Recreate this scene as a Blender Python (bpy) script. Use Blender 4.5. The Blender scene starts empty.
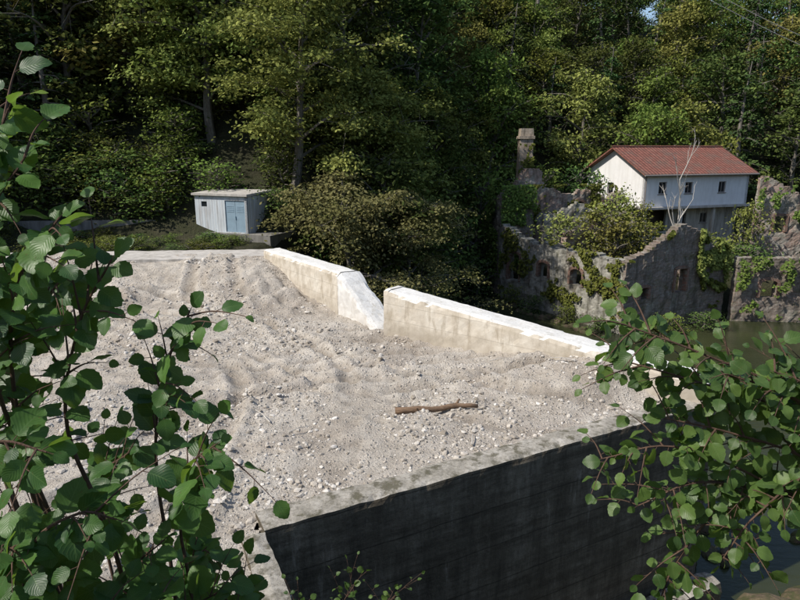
import bpy, math, random
import numpy as np
from mathutils import Vector, noise, Matrix
random.seed(7); RNG=np.random.default_rng(11)
scene=bpy.context.scene
COL=scene.collection
def sm(a,b,x):
    t=min(1,max(0,(x-a)/(b-a))); return t*t*(3-2*t)
# ------------------------------------------------------------ materials
class N:
    def __init__(s,name):
        s.m=bpy.data.materials.new(name); s.m.use_nodes=True
        s.t=s.m.node_tree; s.t.nodes.clear()
        s.out=s.t.nodes.new('ShaderNodeOutputMaterial')
    def n(s,typ,**k):
        nd=s.t.nodes.new(typ)
        for a,v in k.items(): setattr(nd,a,v)
        return nd
    def l(s,a,b): s.t.links.new(a,b)
    def math(s,op,a,b=None,c=None):
        nd=s.n('ShaderNodeMath',operation=op)
        for i,v in enumerate((a,b,c)):
            if v is None: continue
            if isinstance(v,(int,float)): nd.inputs[i].default_value=v
            else: s.l(v,nd.inputs[i])
        return nd.outputs[0]
    def noise(s,co,scale,detail=6,rough=.6,dist=0):
        nd=s.n('ShaderNodeTexNoise'); nd.inputs['Scale'].default_value=scale
        nd.inputs['Detail'].default_value=detail; nd.inputs['Roughness'].default_value=rough
        nd.inputs['Distortion'].default_value=dist
        if co is not None: s.l(co,nd.inputs['Vector'])
        return nd.outputs['Fac']
    def ramp(s,fac,stops):
        nd=s.n('ShaderNodeValToRGB'); cr=nd.color_ramp
        while len(cr.elements)<len(stops): cr.elements.new(.5)
        for e,(p,c) in zip(cr.elements,stops):
            e.position=p
            if isinstance(c,(int,float)): c=(c,c,c)
            e.color=(*c[:3],1)
        s.l(fac,nd.inputs[0]); return nd.outputs[0]
    def mix(s,fac,a,b,mode='MIX'):
        nd=s.n('ShaderNodeMix',data_type='RGBA',blend_type=mode)
        for i,v in ((0,fac),(6,a),(7,b)):
            if isinstance(v,(int,float)): nd.inputs[i].default_value=v
            elif isinstance(v,tuple): nd.inputs[i].default_value=(*v[:3],1)
            else: s.l(v,nd.inputs[i])
        return nd.outputs[2]
    def mapped(s,co,sc):
        nd=s.n('ShaderNodeMapping'); nd.inputs['Scale'].default_value=sc
        s.l(co,nd.inputs['Vector']); return nd.outputs[0]
    def bsdf(s,col,rough=.85,bump=None,bs=.3,bd=.05,spec=.3):
        p=s.n('ShaderNodeBsdfPrincipled')
        if isinstance(col,tuple): p.inputs['Base Color'].default_value=(*col[:3],1)
        else: s.l(col,p.inputs['Base Color'])
        if isinstance(rough,(int,float)): p.inputs['Roughness'].default_value=rough
        else: s.l(rough,p.inputs['Roughness'])
        p.inputs['Specular IOR Level'].default_value=spec
        if bump is not None:
            b=s.n('ShaderNodeBump'); b.inputs['Strength'].default_value=bs; b.inputs['Distance'].default_value=bd
            s.l(bump,b.inputs['Height']); s.l(b.outputs[0],p.inputs['Normal'])
        s.l(p.outputs[0],s.out.inputs[0]); return p
def pos(m): return m.n('ShaderNodeNewGeometry').outputs['Position']
def uvn(m): return m.n('ShaderNodeTexCoord').outputs['UV']

def mat_leaf(name,dark,light,trans=.22):
    m=N(name)
    a=m.n('ShaderNodeAttribute',attribute_name='tint').outputs['Fac']
    oi=m.n('ShaderNodeObjectInfo').outputs['Random']
    c=m.mix(a,dark,light)
    hs=m.n('ShaderNodeHueSaturation'); m.l(c,hs.inputs['Color'])
    m.l(m.math('MULTIPLY_ADD',oi,.07,.458),hs.inputs['Hue'])
    m.l(m.math('MULTIPLY_ADD',oi,.7,.8),hs.inputs['Value'])
    hs.inputs['Saturation'].default_value=.93
    d=m.n('ShaderNodeBsdfDiffuse'); m.l(hs.outputs[0],d.inputs[0])
    if trans>0:
        t=m.n('ShaderNodeBsdfTranslucent'); m.l(hs.outputs[0],t.inputs[0])
        x=m.n('ShaderNodeMixShader'); x.inputs[0].default_value=trans
        m.l(d.outputs[0],x.inputs[1]); m.l(t.outputs[0],x.inputs[2]); m.l(x.outputs[0],m.out.inputs[0])
    else: m.l(d.outputs[0],m.out.inputs[0])
    return m.m
M_leafA=mat_leaf('leaf_broad',(.045,.075,.015),(.175,.22,.038))
M_leafB=mat_leaf('leaf_dark',(.030,.056,.016),(.115,.160,.034),.15)
M_leafY=mat_leaf('leaf_yellowish',(.085,.105,.022),(.27,.285,.065))
M_leafS=mat_leaf('leaf_sparse_pale',(.080,.092,.028),(.26,.265,.095))
M_leafC=mat_leaf('needles',(.020,.044,.014),(.070,.108,.030),0)
M_ivy=mat_leaf('ivy_leaf',(.03,.06,.012),(.15,.19,.035))

def mat_bark(name,c1,c2):
    m=N(name); p=m.mapped(m.n('ShaderNodeTexCoord').outputs['Object'],(4,4,1))
    f=m.noise(p,5,8,.7); m.bsdf(m.ramp(f,[(.3,c1),(.7,c2)]),.9,f,.6,.03); return m.m
M_bark=mat_bark('bark',(.08,.07,.055),(.24,.22,.19))
M_barkpale=mat_bark('bark_pale',(.35,.32,.28),(.6,.57,.52))
M_twig=mat_bark('twig_bark',(.06,.035,.025),(.16,.10,.07))

def mat_bigleaf(name,dark,light,vein):
    m=N(name); uv=uvn(m)
    sx=m.n('ShaderNodeSeparateXYZ'); m.l(uv,sx.inputs[0])
    u=m.math('ABSOLUTE',m.math('SUBTRACT',sx.outputs[0],.5))
    mid=m.math('LESS_THAN',u,.022)
    w=m.math('FRACT',m.math('MULTIPLY',m.math('SUBTRACT',sx.outputs[1],m.math('MULTIPLY',u,.75)),8.5))
    wa=m.math('ABSOLUTE',m.math('SUBTRACT',w,.5))
    sv=m.math('LESS_THAN',wa,.06)
    v=m.math('MAXIMUM',mid,sv)
    a=m.n('ShaderNodeAttribute',attribute_name='tint').outputs['Fac']
    nz=m.noise(pos(m),40,4)
    base=m.mix(a,dark,light)
    base=m.mix(m.ramp(nz,[(.4,0),(.75,.4)]),base,(dark[0]*.8,dark[1]*.8,dark[2]*.8))
    sp=m.ramp(m.noise(pos(m),95,2),[(.68,0),(.73,1)])
    base=m.mix(sp,base,(.11,.07,.025))
    c=m.mix(m.math('MULTIPLY',v,.4),base,vein)
    p=m.n('ShaderNodeBsdfPrincipled'); m.l(c,p.inputs['Base Color'])
    p.inputs['Roughness'].default_value=.42; p.inputs['Specular IOR Level'].default_value=.35
    b=m.n('ShaderNodeBump'); b.inputs['Strength'].default_value=.35; b.inputs['Distance'].default_value=.002
    m.l(wa,b.inputs['Height']); m.l(b.outputs[0],p.inputs['Normal'])
    t=m.n('ShaderNodeBsdfTranslucent')
    tc=m.mix(.6,c,(.26,.42,.04)); m.l(tc,t.inputs[0])
    x=m.n('ShaderNodeMixShader'); x.inputs[0].default_value=.38
    m.l(p.outputs[0],x.inputs[1]); m.l(t.outputs[0],x.inputs[2]); m.l(x.outputs[0],m.out.inputs[0])
    return m.m
M_hazel=mat_bigleaf('hazel_leaf',(.022,.070,.022),(.100,.205,.042),(.14,.24,.08))
M_alder=mat_bigleaf('alder_leaf',(.035,.080,.022),(.13,.21,.048),(.18,.25,.09))

def mat_ground():
    m=N('forest_floor'); p=pos(m)
    f=m.noise(p,.6,8,.7); g=m.noise(p,6,6,.7)
    c=m.ramp(f,[(.3,(.035,.030,.018)),(.5,(.045,.048,.02)),(.7,(.075,.065,.04))])
    c=m.mix(m.ramp(g,[(.4,0),(.7,.6)]),c,(.02,.025,.01))
    m.bsdf(c,.95,g,1,.2); return m.m
M_ground=mat_ground()

def mat_sed():
    m=N('silt_gravel'); p=pos(m)
    f=m.noise(p,.30,7,.62,.8); g=m.noise(p,2.0,8,.75); h=m.noise(p,22,6,.75)
    c=m.ramp(f,[(.30,(.38,.33,.275)),(.42,(.52,.465,.40)),(.52,(.62,.565,.49)),(.66,(.69,.64,.565))])
    c=m.mix(m.ramp(g,[(.36,.6),(.54,0)]),c,(.33,.28,.225))
    at=m.n('ShaderNodeAttribute',attribute_name='tint').outputs['Fac']
    c=m.mix(m.ramp(at,[(.5,0),(1,.8)]),c,(.30,.255,.205))
    c=m.mix(m.ramp(at,[(0,.6),(.5,0)]),c,(.74,.69,.62))
    def peb(scale,lo,hi,sel):
        vo=m.n('ShaderNodeTexVoronoi'); vo.inputs['Scale'].default_value=scale
        m.l(p,vo.inputs['Vector'])
        k=m.ramp(vo.outputs['Distance'],[(lo,1),(hi,0)])
        sc=m.n('ShaderNodeSeparateColor'); m.l(vo.outputs['Color'],sc.inputs[0])
        pc=m.ramp(sc.outputs[0],[(0,(.22,.19,.155)),(.5,(.52,.475,.41)),(1,(.78,.75,.70))])
        return m.math('MULTIPLY',k,m.math('GREATER_THAN',sc.outputs[1],sel)),pc
    s1,c1=peb(11,.14,.38,.5); s2,c2=peb(30,.15,.40,.4)
    c=m.mix(m.math('MULTIPLY',s2,.6),c,c2); c=m.mix(m.math('MULTIPLY',s1,.8),c,c1)
    c=m.mix(m.ramp(h,[(.32,.45),(.5,0)]),c,(.25,.21,.165))
    hh=m.math('ADD',m.math('MULTIPLY',h,.55),m.math('ADD',m.math('MULTIPLY',g,1.3),m.math('ADD',m.math('MULTIPLY',s1,.5),m.math('MULTIPLY',s2,.25))))
    m.bsdf(c,.95,hh,.9,.12,.15); return m.m
M_sed=mat_sed()
def mat_stone(name,a,b,c3,moss=0):
    m=N(name); p=pos(m); oi=m.n('ShaderNodeAttribute',attribute_name='tint').outputs['Fac']
    f=m.noise(p,9,6,.7)
    c=m.ramp(oi,[(0,a),(.5,b),(1,c3)]); c=m.mix(m.ramp(f,[(.35,.5),(.65,0)]),c,(a[0]*.7,a[1]*.7,a[2]*.7))
    if moss: c=m.mix(m.ramp(m.noise(p,2.2,6,.7),[(.42,0),(.55,moss)]),c,(.045,.055,.018))
    m.bsdf(c,.9,f,.5,.03); return m.m
M_stone=mat_stone('loose_stone',(.28,.245,.20),(.52,.475,.415),(.74,.71,.66))
M_boulder=mat_stone('river_boulder',(.06,.045,.03),(.11,.08,.05),(.16,.12,.08),.8)

def mat_darkwall():
    m=N('aged_concrete'); p=pos(m); uv=uvn(m)
    sx=m.n('ShaderNodeSeparateXYZ'); m.l(uv,sx.inputs[0])
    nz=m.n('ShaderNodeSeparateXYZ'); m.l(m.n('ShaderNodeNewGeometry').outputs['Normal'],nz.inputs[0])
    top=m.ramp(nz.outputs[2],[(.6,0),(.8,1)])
    f=m.noise(p,.9,8,.72); st=m.noise(m.mapped(uv,(1.9,.28,1)),1.6,8,.75)
    hz=m.noise(m.mapped(uv,(.35,3.5,1)),1.4,7,.7)
    g=m.noise(p,14,6,.7)
    wob=m.math('ADD',sx.outputs[1],m.math('MULTIPLY',m.noise(p,1.5,3),.06))
    fr=m.math('FRACT',m.math('MULTIPLY',wob,1.15))
    line=m.math('MULTIPLY',m.math('LESS_THAN',fr,.03),m.ramp(g,[(.35,.3),(.6,1)]))
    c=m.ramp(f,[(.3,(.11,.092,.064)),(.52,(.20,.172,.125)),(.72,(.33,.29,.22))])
    c=m.mix(m.ramp(hz,[(.38,.65),(.55,0)]),c,(.075,.062,.044))
    c=m.mix(m.ramp(st,[(.38,.6),(.55,0)]),c,(.055,.047,.034))
    c=m.mix(m.ramp(st,[(.58,0),(.70,.65)]),c,(.42,.375,.30))
    c=m.mix(m.ramp(g,[(.3,.5),(.5,0)]),c,(.06,.052,.04))
    c=m.mix(m.math('MULTIPLY',line,.7),c,(.03,.026,.02))
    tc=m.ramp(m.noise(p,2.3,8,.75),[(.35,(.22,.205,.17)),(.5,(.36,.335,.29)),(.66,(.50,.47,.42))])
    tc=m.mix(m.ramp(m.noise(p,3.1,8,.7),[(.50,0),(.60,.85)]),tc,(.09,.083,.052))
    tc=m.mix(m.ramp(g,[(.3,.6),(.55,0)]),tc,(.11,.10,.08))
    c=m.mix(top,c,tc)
    h=m.math('SUBTRACT',m.math('ADD',f,m.math('MULTIPLY',g,.45)),m.math('MULTIPLY',line,.4))
    m.bsdf(c,.9,h,.8,.06,.2); return m.m
M_dark=mat_darkwall()
def mat_whitewall(name='pale_concrete',k=0):
    m=N(name); p=pos(m)
    nz=m.n('ShaderNodeSeparateXYZ'); m.l(m.n('ShaderNodeNewGeometry').outputs['Normal'],nz.inputs[0])
    top=m.ramp(nz.outputs[2],[(.40,0),(.55,1)])
    f=m.noise(p,1.3,8,.65); st=m.noise(m.mapped(p,(2,2,.5)),2.2,7,.7); g=m.noise(p,16,6,.7)
    c=m.ramp(f,[(.3,(.44,.39,.31)),(.5,(.58,.53,.45)),(.7,(.68,.645,.57))])
    if k: c=m.ramp(f,[(.3,(.58,.57,.55)),(.6,(.74,.735,.72))])
    c=m.mix(m.ramp(st,[(.34,.7*(1-.4*k)),(.50,0)]),c,(.33,.28,.21))
    sz=m.n('ShaderNodeSeparateXYZ'); m.l(p,sz.inputs[0])
    lay=m.math('LESS_THAN',m.math('FRACT',m.math('MULTIPLY',m.math('ADD',sz.outputs[2],m.math('MULTIPLY',f,.06)),1.9)),.04)
    c=m.mix(m.math('MULTIPLY',lay,.35*(1-k)),c,(.25,.22,.18))
    lowm=m.ramp(m.math('ADD',m.math('MULTIPLY',sz.outputs[2],.6),m.math('MULTIPLY',f,.5)),[(.25,.75*(1-.6*k)),(.62,0)])
    c=m.mix(lowm,c,(.36,.32,.26))
    tc=m.ramp(f,[(.3,(.60,.59,.56)),(.6,(.73,.725,.70))])
    tc=m.mix(m.ramp(g,[(.34,.5),(.52,0)]),tc,(.40,.37,.32))
    tc=m.mix(m.ramp(st,[(.32,.6),(.46,0)]),tc,(.38,.35,.29))
    c=m.mix(top,c,tc)
    m.bsdf(c,.88,m.math('ADD',f,m.math('MULTIPLY',g,.4)),.4,.04); return m.m
M_white=mat_whitewall(); M_white2=mat_whitewall('fresh_broken_concrete',1)

def mat_masonry(name,stone,mortar,plaster,amount,scale=1.0,bw=.42,bh=.2,lichen=.3):
    m=N(name); uv=uvn(m); p=pos(m)
    ns=m.n('ShaderNodeTexNoise'); ns.inputs['Scale'].default_value=3; m.l(p,ns.inputs['Vector'])
    va=m.n('ShaderNodeVectorMath',operation='SCALE'); va.inputs['Scale'].default_value=.14; m.l(ns.outputs['Color'],va.inputs[0])
    vb=m.n('ShaderNodeVectorMath',operation='ADD'); m.l(uv,vb.inputs[0]); m.l(va.outputs[0],vb.inputs[1])
    br=m.n('ShaderNodeTexBrick'); br.inputs['Scale'].default_value=scale
    br.inputs['Brick Width'].default_value=bw; br.inputs['Row Height'].default_value=bh
    br.inputs['Mortar Size'].default_value=.018; br.inputs['Mortar Smooth'].default_value=.3
    br.inputs['Color1'].default_value=(*stone[0],1); br.inputs['Color2'].default_value=(*stone[1],1); br.inputs['Mortar'].default_value=(*mortar,1)
    m.l(vb.outputs[0],br.inputs['Vector'])
    c=m.mix(m.ramp(m.noise(p,5,6,.7),[(.35,.6),(.6,0)]),br.outputs['Color'],tuple(x*.45 for x in stone[0]))
    f=m.noise(p,.8,8,.65)
    pl=m.ramp(f,[(amount,1),(amount+.05,0)])
    pcol=m.ramp(m.noise(p,2.5,8,.7),[(.3,tuple(x*.55 for x in plaster)),(.65,plaster)])
    c=m.mix(pl,c,pcol)
    st=m.noise(m.mapped(p,(1.6,1.6,.25)),1.6,7,.7)
    c=m.mix(m.ramp(st,[(.36,.7),(.52,0)]),c,(.075,.068,.052))
    c=m.mix(m.ramp(m.noise(p,1.7,7,.7),[(.53,0),(.66,lichen)]),c,(.10,.11,.04))
    h=m.math('SUBTRACT',m.math('MULTIPLY',f,.5),m.math('MULTIPLY',br.outputs['Fac'],.6))
    m.bsdf(c,.92,h,.7,.06,.15); return m.m
M_ruinplaster=mat_masonry('ruin_plastered_stone',((.27,.235,.195),(.22,.19,.16)),(.33,.30,.26),(.40,.385,.335),.54,lichen=.5)
M_ruinstone=mat_masonry('ruin_rubble_stone',((.29,.225,.185),(.21,.18,.155)),(.34,.31,.27),(.35,.32,.275),.40,lichen=.5)
M_brick=mat_masonry('old_brick',((.40,.26,.205),(.33,.235,.19)),(.40,.36,.32),(.46,.42,.36),.47,1,.26,.09,.25)
M_arch=mat_masonry('arch_brick',((.28,.155,.115),(.22,.13,.10)),(.28,.24,.2),(.3,.24,.2),.35,1,.12,.24,.0)
def mat_plaster(name,col,dirt,amt):
    m=N(name); p=pos(m); f=m.noise(p,1.2,8,.65); st=m.noise(m.mapped(p,(1.8,1.8,.22)),1.5,7,.7)
    c=m.mix(m.ramp(f,[(.4,.25),(.6,0)]),col,tuple(x*.75 for x in col))
    c=m.mix(m.ramp(st,[(.38,amt),(.56,0)]),c,dirt)
    m.bsdf(c,.85,f,.2,.02); return m.m
M_housewhite=mat_plaster('white_render',(.80,.79,.78),(.58,.56,.53),.4)
M_housegrey=mat_plaster('stained_render',(.52,.49,.44),(.18,.16,.13),.9)
M_blockwall=mat_plaster('grey_blockwork',(.24,.23,.21),(.11,.105,.09),.7)
M_slab=mat_plaster('slab_concrete',(.50,.475,.44),(.30,.28,.25),.7)
def mat_cabin():
    m=N('cabin_sheet_metal'); p=pos(m); uv=uvn(m); sx=m.n('ShaderNodeSeparateXYZ'); m.l(uv,sx.inputs[0])
    w=m.math('SINE',m.math('MULTIPLY',sx.outputs[0],34)); st=m.noise(m.mapped(p,(3,3,.3)),1.5,7,.7)
    c=m.mix(m.ramp(st,[(.38,.6),(.56,0)]),(.58,.63,.67),(.33,.30,.27)); c=m.mix(m.ramp(w,[(0,.12),(.6,0)]),c,(.3,.33,.36))
    m.bsdf(c,.6,w,.25,.02); return m.m
M_cabin=mat_cabin()
M_chim=mat_masonry('chimney_brick',((.50,.40,.31),(.42,.33,.24)),(.44,.39,.33),(.48,.42,.34),.4,1,.24,.08,.2)
def simple(name,c,r=.6,spec=.4):
    m=N(name); f=m.noise(pos(m),4,5); m.bsdf(m.mix(m.ramp(f,[(.3,.35),(.6,0)]),c,tuple(x*.6 for x in c)),r,None,spec=spec); return m.m
M_frame=simple('window_frame',(.25,.22,.2)); M_door=simple('steel_door_paint',(.26,.36,.44),.5)
M_cable=simple('cable',(.12,.12,.12)); M_rust=simple('rusty_gate',(.16,.12,.09))
def mat_glass():
    m=N('dark_glass'); m.bsdf((.02,.024,.028),.08,None,spec=.6); return m.m
M_glass=mat_glass()
def mat_tiles():
    m=N('clay_tiles'); uv=uvn(m); p=pos(m)
    sx=m.n('ShaderNodeSeparateXYZ'); m.l(uv,sx.inputs[0])
    w=m.math('ABSOLUTE',m.math('SINE',m.math('MULTIPLY',sx.outputs[0],9)))
    r=m.math('FRACT',m.math('MULTIPLY',sx.outputs[1],2.6))
    f=m.noise(m.mapped(uv,(2.9,2.6,1)),1,6,.8)
    c=m.ramp(f,[(.3,(.12,.05,.038)),(.5,(.22,.085,.062)),(.7,(.34,.155,.115))])
    c=m.mix(m.ramp(w,[(.0,.8),(.45,0)]),c,(.06,.026,.02))
    c=m.mix(m.ramp(r,[(.0,.7),(.2,0)]),c,(.07,.03,.02))
    c=m.mix(m.ramp(m.noise(p,.9,6,.7),[(.48,0),(.66,.7)]),c,(.12,.10,.08))
    m.bsdf(c,.88,m.math('ADD',w,m.math('MULTIPLY',r,.5)),.8,.07); return m.m
M_tiles=mat_tiles()
def mat_water():
    m=N('river_water'); p=pos(m); f=m.noise(m.mapped(p,(1,2.2,1)),1.6,5,.6)
    c=m.ramp(m.noise(p,.2,4),[(.3,(.018,.024,.011)),(.7,(.045,.050,.022))])
    m.bsdf(c,.15,f,.35,.06,.25); return m.m
M_water=mat_water()
def mat_wood():
    m=N('weathered_log'); p=m.mapped(m.n('ShaderNodeTexCoord').outputs['Object'],(1.2,14,14))
    f=m.noise(p,3,8,.7); m.bsdf(m.ramp(f,[(.3,(.09,.055,.035)),(.65,(.27,.18,.115))]),.85,f,.7,.02); return m.m
M_wood=mat_wood()
# ------------------------------------------------------------ mesh helpers
def obj(name,verts,faces,mat,parent=None,uv=None,tint=None,smooth=False,link=True):
    me=bpy.data.meshes.new(name)
    V=verts.tolist() if isinstance(verts,np.ndarray) else verts
    F=faces.tolist() if isinstance(faces,np.ndarray) else faces
    me.from_pydata(V,[],F)
    if mat: me.materials.append(mat)
    if uv is not None:
        ul=me.uv_layers.new(name='UVMap'); li=np.empty(len(me.loops),dtype=np.int32)
        me.loops.foreach_get('vertex_index',li)
        u=np.asarray(uv,dtype=np.float32)[li]; ul.data.foreach_set('uv',u.ravel())
    if tint is not None:
        a=me.attributes.new('tint','FLOAT','POINT'); a.data.foreach_set('value',np.asarray(tint,dtype=np.float32))
    if smooth: me.polygons.foreach_set('use_smooth',[True]*len(me.polygons))
    me.update()
    o=bpy.data.objects.new(name,me)
    if link: COL.objects.link(o)
    if parent: o.parent=parent
    return o
def empty(name,loc=(0,0,0)):
    o=bpy.data.objects.new(name,None); o.location=loc; COL.objects.link(o); return o
def catmull(P,n=8):
    P=[Vector(p) for p in P]; P=[P[0]*2-P[1]]+P+[P[-1]*2-P[-2]]; out=[]
    for i in range(1,len(P)-2):
        a,b,c,d=P[i-1:i+3]
        for k in range(n):
            t=k/n; out.append(.5*((2*b)+(c-a)*t+(2*a-5*b+4*c-d)*t*t+(3*b-a-3*c+d)*t**3))
    out.append(P[-2]); return out
class Geo:
    def __init__(s): s.v=[];s.f=[];s.uv=[];s.t=[]
    def tube(s,pts,r0,r1,k=6,pw=1):
        n=len(pts); base=len(s.v); pts=[Vector(p) for p in pts]
        for i,p in enumerate(pts):
            tg=(pts[min(n-1,i+1)]-pts[max(0,i-1)]).normalized()
            a=tg.orthogonal().normalized() if i==0 else (a-tg*a.dot(tg)).normalized()
            b=tg.cross(a); r=r0+(r1-r0)*(i/(n-1))**pw
            for j in range(k):
                an=2*math.pi*j/k; s.v.append(tuple(p+(a*math.cos(an)+b*math.sin(an))*r)); s.uv.append((j/k,i)); s.t.append(.5)
        for i in range(n-1):
            for j in range(k):
                s.f.append((base+i*k+j,base+i*k+(j+1)%k,base+(i+1)*k+(j+1)%k,base+(i+1)*k+j))
        s.f.append(tuple(base+j for j in range(k))[::-1]); s.f.append(tuple(base+(n-1)*k+j for j in range(k)))
    def box(s,o,ex,ey,ez):
        b=len(s.v); o=Vector(o);ex=Vector(ex);ey=Vector(ey);ez=Vector(ez)
        for c in ((0,0,0),(1,0,0),(1,1,0),(0,1,0),(0,0,1),(1,0,1),(1,1,1),(0,1,1)):
            p=o+ex*c[0]+ey*c[1]+ez*c[2]; s.v.append(tuple(p)); s.uv.append((c[0]*ex.length+c[1]*ey.length,p.z)); s.t.append(.5)
        for f in ((0,3,2,1),(4,5,6,7),(0,1,5,4),(1,2,6,5),(2,3,7,6),(3,0,4,7)): s.f.append(tuple(b+i for i in f))
    def make(s,name,mat,parent=None,smooth=False,link=True):
        return obj(name,s.v,s.f,mat,parent,s.uv,s.t,smooth,link)
def leaf_quads(C,Nrm,size,tint,asp=.55,rng=RNG):
    n=len(C); R=rng.normal(size=(n,3)); Nrm=Nrm/np.linalg.norm(Nrm,axis=1,keepdims=True)
    A=np.cross(Nrm,R); A/=np.linalg.norm(A,axis=1,keepdims=True)+1e-9; B=np.cross(Nrm,A)
    s=(size*rng.uniform(.6,1.3,n))[:,None]
    V=np.stack([C-A*s*.5,C+B*s*asp*.5+A*s*.05,C+A*s*.5,C-B*s*asp*.5+A*s*.05],1).reshape(-1,3)
    F=np.arange(4*n).reshape(-1,4); return V,F,np.repeat(tint,4)
# ------------------------------------------------------------ terrain
Kc=(14.1,38.0); Lc=(8.0,48.3); Mc=(22.5,42.0)
ZB=-6.5
def seg_d(x,y,a,b):
    dx,dy=b[0]-a[0],b[1]-a[1]; L=math.hypot(dx,dy); return (dx*(y-a[1])-dy*(x-a[0]))/L
def Y0(x): 
    return 35.5+(-2.0)*sm(-8,-2,x)+27*sm(-5,9,x)+3*sm(9,20,x)
def terrain(x,y):
    z=ZB
    dK=min(seg_d(x,y,Lc,Kc),max(seg_d(x,y,Kc,Mc),seg_d(x,y,(22.9,41.9),(60,38.6))))
    if x>5: z+=(3.6)*sm(.5,2.6,dK)
    bl=sm(0,2.5,min(-6.0-x+(y-28)*.2, y-28.6)); 
    z=max(z,ZB+7.45*bl)
    if x<-3.2 and y<30: z=max(z,-1.4)
    h=y-Y0(x)
    if h>0:
        hh=h*.78
        cap=72-30*sm(18,60,x)
        hh=cap*(1-math.exp(-hh/cap*1.05)) if x>10 else hh
        z=max(z,-4.5+0*x)+hh if x>-6 else z+hh
    if x<-21: z=z+(-21-x)*.55
    if y<9:
        edge=.75
        if y<edge: nb=4.3
        else:
            t=(y-edge)
            left=4.3-2.3*sm(0,1.4,t)-2.4*sm(.8,6.8,t)
            right=4.3-2.3*sm(0,1.4,t)-8.6*sm(1.0,5.6,t)
            k=sm(-2.2,-.6,x+(y-7.4)*.45)
            nb=left*(1-k)+right*k
        z=max(z,nb)
    if y<-6: z=max(z,4.3+(-6-y)*.5)
    n=noise.noise(Vector((x*.25,y*.25,0)))*.5+noise.noise(Vector((x*.9,y*.9,3)))*.18
    amp=1 if (z>1.5 or z<-1.5) else .25
    if -1<y<1.2: amp=.1
    if abs(z-ZB)<.1: amp=.3
    return z+n*amp
def axis(b,segs):
    out=[]
    for (p,q,st) in segs: out+=list(np.arange(p,q,st))
    return out+[b]
xs=axis(160,[(-160,-30,4),(-30,-6,.8),(-6,6,.35),(6,40,.8),(40,160,4)])
ys=axis(220,[(-40,-2,2),(-2,10,.35),(10,66,.8),(66,220,4)])
V=[(x,y,terrain(x,y)) for y in ys for x in xs]; nx=len(xs)
F=[(j*nx+i,j*nx+i+1,(j+1)*nx+i+1,(j+1)*nx+i) for j in range(len(ys)-1) for i in range(nx-1)]
obj('ground',V,F,M_ground,smooth=True)
ZW=-5.5
gx=np.linspace(-6,120,20); gy=np.linspace(-4,58,12)
V=[(x,y,ZW) for y in gy for x in gx]; F=[(j*20+i,j*20+i+1,(j+1)*20+i+1,(j+1)*20+i) for j in range(11) for i in range(19)]
obj('river_water',V,F,M_water)
# ------------------------------------------------------------ sediment
A0=(-2.17,8.83); B0=(7.7,14.08)
ndir=Vector((B0[0]-A0[0],B0[1]-A0[1],0)).normalized(); nin=Vector((-ndir.y,ndir.x,0))
G0=(-.67,20.2); G1=(7.35,13.9); Q0=(-2.35,22.75); Q1=(-6.2,27.9); QE=(-.78,20.5)
poly=[(A0[0]+nin.x*.3,A0[1]+nin.y*.3),(B0[0]-.7+nin.x*.3,B0[1]-.37+nin.y*.3),(G1[0]-.1,G1[1]+.5),(G0[0]+.3,G0[1]+.4),(QE[0]+.2,QE[1]+.3),(Q0[0]+.35,Q0[1]+.3),(Q1[0]+.4,Q1[1]+.3),(-7.5,29),(-24,28.5),(-24,3),(-.6,3),(-.25,4.8)]
def inside(x,y):
    c=False; n=len(poly); j=n-1
    for i in range(n):
        xi,yi=poly[i]; xj,yj=poly[j]
        if (yi>y)!=(yj>y) and x<(xj-xi)*(y-yi)/(yj-yi)+xi: c=not c
        j=i
    return c
def fb(x,y,s,o=4,z=0):
    return noise.fractal(Vector((x*s,y*s,z)),.9,2.1,o)
TR=[(-3,33,12.4),(-3,33,14.2),(-3,33,16.6),(-3.4,33,18.4),(3,3,13.2),(3,3,15.0),(-14,12,8.5),(-14,12,10.3),(-14,12,13.0),(9,30,16.5),(9,30,18.3)]
def sed(x,y,full=False):
    d1=(x-A0[0])*nin.x+(y-A0[1])*nin.y-.65
    dW=-((x-G0[0])*.618+(y-G0[1])*.786)
    z=-.06
    r=.62*sm(3.5,.3,dW)*sm(1.5,6.0,x)*sm(.3,1.5,d1)
    z+=r
    k=sm(0,2.0,max(d1,0) if x>-3 else 2.2)
    wx=fb(x,y,.25,2,14)*.35
    det=.07*max(-.6,fb(x,y,.9,4,3))+.07*fb(x,y,3.0,4,8)
    z+=k*(.16*fb(x,y,.22)+det+.10)
    tk=0
    msk=sm(-.4,.0,fb(x,y,.25,2,9)+.12)
    for (cx,cy,r0) in TR:
        rr=math.hypot(x-cx,y-cy)-r0+wx
        if abs(rr)<.7:
            lug=math.sin(math.atan2(y-cy,x-cx)*r0*15)
            e=math.exp(-(rr/.2)**2); b2=math.exp(-((abs(rr)-.34)/.09)**2)
            z+=k*msk*(-.09*e*(1+.3*lug)-det*e*.8+.085*b2*(1+.8*fb(x,y,2,2,5)))
            tk+=msk*(e*.5*(1+.4*lug)-.4*b2)
    sb=sm(22.5,27.0,y+.25*(-6-x)*(x>-8)+fb(x,y,.5,3,2)*.7)*sm(-3.2,-6.5,x)
    z+=1.1*sb
    z+=.5*math.exp(-((x+5.2)**2/3+(y-23.8)**2/4))*(1+.8*fb(x,y,1.3))
    z+=.4*math.exp(-((x+9.5)**2/7+(y-20.5)**2/.8))*(1+.8*fb(x,y,1.6))
    z+=.4*math.exp(-((x+13)**2/9+(y-23.5)**2/1.0))*(1+.8*fb(x,y,1.6))
    if y<8.5 and x<-1: z+=.25*sm(8.5,5,y)
    if full: return z,min(1,max(0,.5+tk*.6-1.1*det+.22*fb(x,y,.45,3,21)))
    return z
sx_=np.arange(-24,8,.1); sy_=np.arange(3,29.2,.1); idx={}; V=[];F=[];T=[]
ins=[[inside(x,y) for x in sx_] for y in sy_]
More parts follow.
